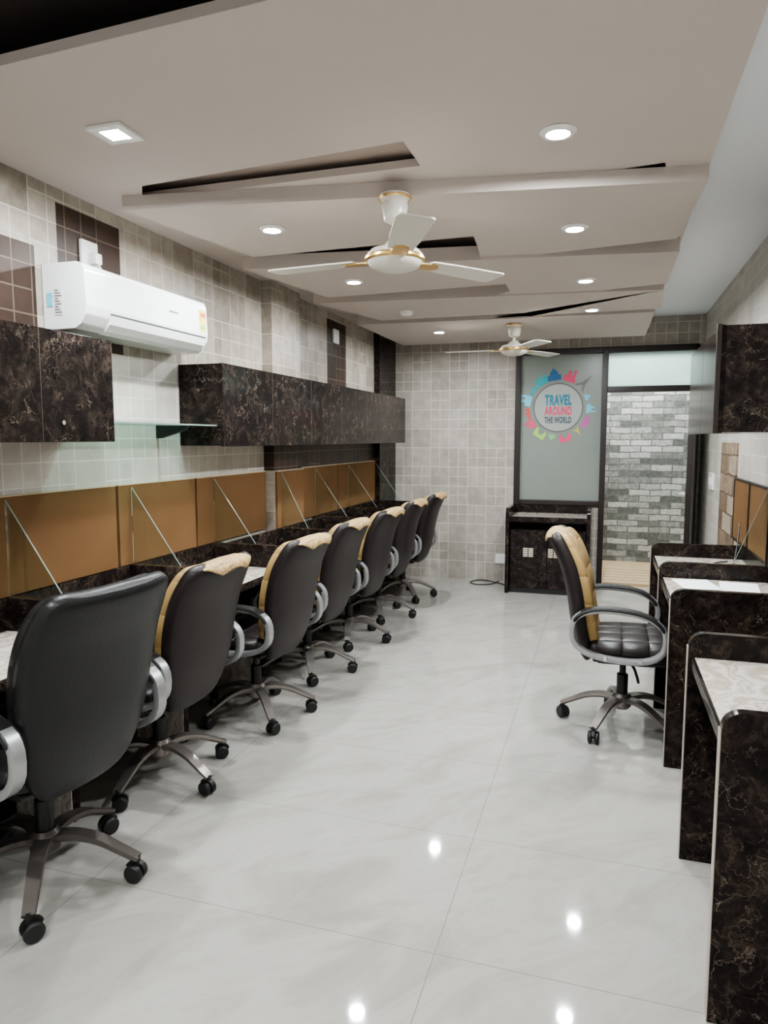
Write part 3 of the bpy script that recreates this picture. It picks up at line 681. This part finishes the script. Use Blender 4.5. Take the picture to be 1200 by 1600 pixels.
# ------------------------------------------------------------------ office chairs
def profile_ring(y, z, ny, nz, w, th, n=32, e=.45, wing=.03, W=.25):
    r = []
    for j in range(n):
        a = 2 * PI * j / n; u = sgnp(math.cos(a), e) * w; v = sgnp(math.sin(a), e) * th
        v2 = v + wing * (u / W) ** 2
        r.append(Vector((u, y + ny * v2, z + nz * v2)))
    return r
def cushion(ctrl, wing=.03, e=.45, W=.25, n=5, nr=32):
    c = catmull(ctrl, n); rings = []
    for i, (y, z, w, th) in enumerate(c):
        a, b = c[max(0, i - 1)], c[min(len(c) - 1, i + 1)]
        T = Vector((0, b[0] - a[0], b[1] - a[1])).normalized(); nv = Vector((0, T.z, -T.y))
        rings.append(profile_ring(y, z, nv.y, nv.z, w, th, nr, e, wing, W))
    return MB().loft(rings)
def make_chair(style):
    tan = style == 'tan'
    t = thing('office_chair', 'x', 'chair', (0, 0, 0), 'office chairs')
    lea = 'lbrown' if tan else 'lblack'
    k = 1.0 if tan else 1.04
    sh = [(-.165, .375, .11, .010), (-.18, .392, .165, .026), (-.205, .46, .200 * k, .034), (-.232, .58, .232 * k, .039), (-.254, .72, .250 * k, .040), (-.286, .85, .252 * k, .040), (-.327, .945, .242 * k, .038), (-.355, 1.0, .222 * k, .032), (-.365, 1.02, .18 * k, .016)]
    cushion(sh, .028).build('backrest', lea, t, sharp=60)
    pd = [(-.135, .45, .10, .015), (-.15, .475, .17, .028), (-.172, .54, .198 * k, .037), (-.194, .63, .222 * k, .040), (-.214, .74, .238 * k, .040), (-.247, .86, .239 * k, .039), (-.287, .95, .226 * k, .037), (-.318, .995, .200 * k, .030), (-.328, 1.01, .16 * k, .014)]
    cushion(pd, .028).build('back_pad', 'tan' if tan else 'lpadb', t, sharp=60)
    if tan:
        path = catmull([(-.225, .90), (-.255, .965), (-.293, 1.008), (-.338, 1.029), (-.376, 1.025), (-.393, 1.008), (-.398, .992)], 4)
        rings = []
        for i, (y, z) in enumerate(path):
            a, b = path[max(0, i - 1)], path[min(len(path) - 1, i + 1)]; T = Vector((0, b[0] - a[0], b[1] - a[1])).normalized(); nv = Vector((0, T.z, -T.y))
            f = i / (len(path) - 1); w = .190 - .10 * max(0, (f - .60) / .40)
            rings.append([Vector((sgnp(math.cos(q), .5) * w, y - nv.y * (sgnp(math.sin(q), .6) * .007), z - nv.z * (sgnp(math.sin(q), .6) * .007) - .055 * (abs(sgnp(math.cos(q), .5)) ** 3) * .35)) for q in [2 * PI * j / 24 for j in range(24)]])
        MB().loft(rings).build('headrest_cover', 'tanp', t, sharp=70)
    # seat: loft front to back
    rings = []
    for y, z, w, h in catmull([(.265, .435, .17, .015), (.255, .445, .215, .04), (.20, .458, .245, .055), (.08, .460, .252, .055), (-.06, .458, .250, .053), (-.15, .456, .225, .048), (-.17, .456, .19, .02)], 4):
        rings.append([Vector((sgnp(math.cos(2 * PI * j / 32), .5) * w, y, z + sgnp(math.sin(2 * PI * j / 32), .6) * h)) for j in range(32)])
    MB().loft(rings).build('seat', 'ltuft' if tan else 'lblack', t, sharp=60)
    MB().box(-.2, .2, -.15, .2, .39, .415, .01).build('seat_shell', 'black', t)
    for s in (-1, 1):
        x = s * .285; n = 36; lp = []
        for j in range(n):
            a = 2 * PI * j / n; cy, cz = sgnp(math.cos(a), .8) * .215, sgnp(math.sin(a), .75) * .120
            lp.append((x, -.035 + cy, .555 + cz - cy * .06))
        pr = [(-.020, -.012), (.020, -.012), (.024, 0), (.020, .012), (-.020, .012), (-.024, 0)]
        ar = MB().sweep(lp, (1, 0, 0), pr, closed=True).build('armrest', 'silver', t)
        top = [(x, -.035 + sgnp(math.cos(a), .8) * .21, .561 + sgnp(math.sin(a), .75) * .122 - sgnp(math.cos(a), .8) * .21 * .06) for a in [R(12 + 156 * j / 20) for j in range(21)]]
        MB().sweep(top, (1, 0, 0), [(-.026, -.008), (.026, -.008), (.030, 0), (.022, .010), (-.022, .010), (-.030, 0)], scale=[.75] + [1] * 19 + [.75]).build('arm_pad', 'black', ar)
        for by in (-.09, .07): MB().cyl((x + s * .022, by, .442), .012, .008, 'x', 14, .002).build('bolt', 'chrome', ar)
        mb = MB(); mb.box(min(s * .19, s * .27), max(s * .19, s * .27), -.12, .10, .42, .44, .004); mb.build('arm_bracket', 'black', t)
    me_ = MB().box(-.09, .09, -.13, .12, .35, .39, .012).build('tilt_mechanism', 'black', t)
    MB().tube([(.06, .03, .37), (.18, .05, .367), (.25, .06, .35), (.285, .065, .335)], .007).build('lever', 'black', me_)
    mb = MB(); mb.cyl((0, 0, .315), .016, .10); mb.cyl((0, 0, .22), .028, .13, b=.004); mb.build('gas_cylinder', 'black', t)
    MB().lathe([(0, .10), (.035, .10), (.048, .115), (.048, .165), (.036, .18), (0, .18)]).build('base_hub', 'metal' if tan else 'mdark', t)
    pts_ = catmull([(.03, .15), (.10, .158), (.18, .142), (.25, .108), (.31, .078)], 4)
    for q in range(5):
        a = R(90 + 72 * q); ca, sa = math.cos(a), math.sin(a)
        pr = [(-.021, -.010), (.021, -.010), (.023, .002), (.013, .013), (-.013, .013), (-.023, .002)]
        lg = MB().sweep([(ca * r, sa * r, z) for r, z in pts_], (-sa, ca, 0), pr, scale=[1.25 - .4 * i / (len(pts_) - 1) for i in range(len(pts_))]).build('leg', 'metal' if tan else 'mdark', t)
        m = Matrix.Translation((ca * .305, sa * .305, 0)) @ Matrix.Rotation(a + R(random.uniform(-70, 70)), 4, 'Z')
        mb = MB()
        for u in (-.017, .017):
            mb.lathe([(0, -.010), (.025, -.010), (.031, -.005), (.031, .005), (.025, .010), (0, .010)], (0, 0, 0), 20, m @ Matrix.Translation((-.008, u, .031)) @ Matrix.Rotation(PI / 2, 4, 'X'))
        mb.prism([(-.032, .037)] + arc(-.008, .036, .036, 150, 20, 6) + [(.012, .03), (-.008, .028)], 'y', -.007, .007, mat=m)
        mb.lathe([(0, .05), (.010, .05), (.010, .088), (0, .088)], (0, 0, 0), 12, m)
        mb.build('caster', 'black', lg)
    return t
tc_ = make_chair('tan'); bc_ = make_chair('black')
chairs = [  # x, y, rotation, direction of one base spoke, height factor, label
    (-1.785, 1.84, 84, 16, 1.03, 'all-black padded leather office chair nearest the camera on the left', bc_),
    (-1.86, 2.60, 89, -16, .975, 'brown chair with tan headrest cover directly behind the nearest black chair', tc_),
    (-1.79, 3.38, 87, 24, .97, 'brown and tan office chair third from the camera in the left row', None),
    (-1.82, 4.14, 89, 10, .97, 'brown and tan office chair fourth from the camera in the left row', None),
    (-1.81, 4.89, 88, 0, .97, 'brown and tan office chair fifth from the camera in the left row', None),
    (-1.82, 5.645, 89, 2, .97, 'brown and tan office chair sixth from the camera in the left row', None),
    (-1.82, 6.39, 89, 20, .97, 'brown and tan office chair farthest from the camera in the left row', None),
    (.11, 3.80, -90, 28, 1.0, 'brown office chair with tan front standing alone at the right desks', None)]
made = []
for x, y, a, sp_, hf, lb, o in chairs:
    if o is None: o = copy_tree(tc_)
    o.location = (x, y, 0); o.rotation_euler = (0, 0, R(a)); o.scale = (1.03, 1.03, 1.03) if o is bc_ else (1, 1, hf); o['label'] = lb
    made.append((o, a, sp_))
for o, a, sp_ in made:                       # the five-star base swivels freely under each seat
    for ch in o.children:
        if ch.name.startswith('leg'): ch.rotation_euler = (0, 0, R(sp_ - a - 18))

# ------------------------------------------------------------------ world
wd = bpy.data.worlds.new('world'); SC.world = wd; wd.use_nodes = True
wd.node_tree.nodes['Background'].inputs[0].default_value = (.6, .65, .7, 1); wd.node_tree.nodes['Background'].inputs[1].default_value = .2
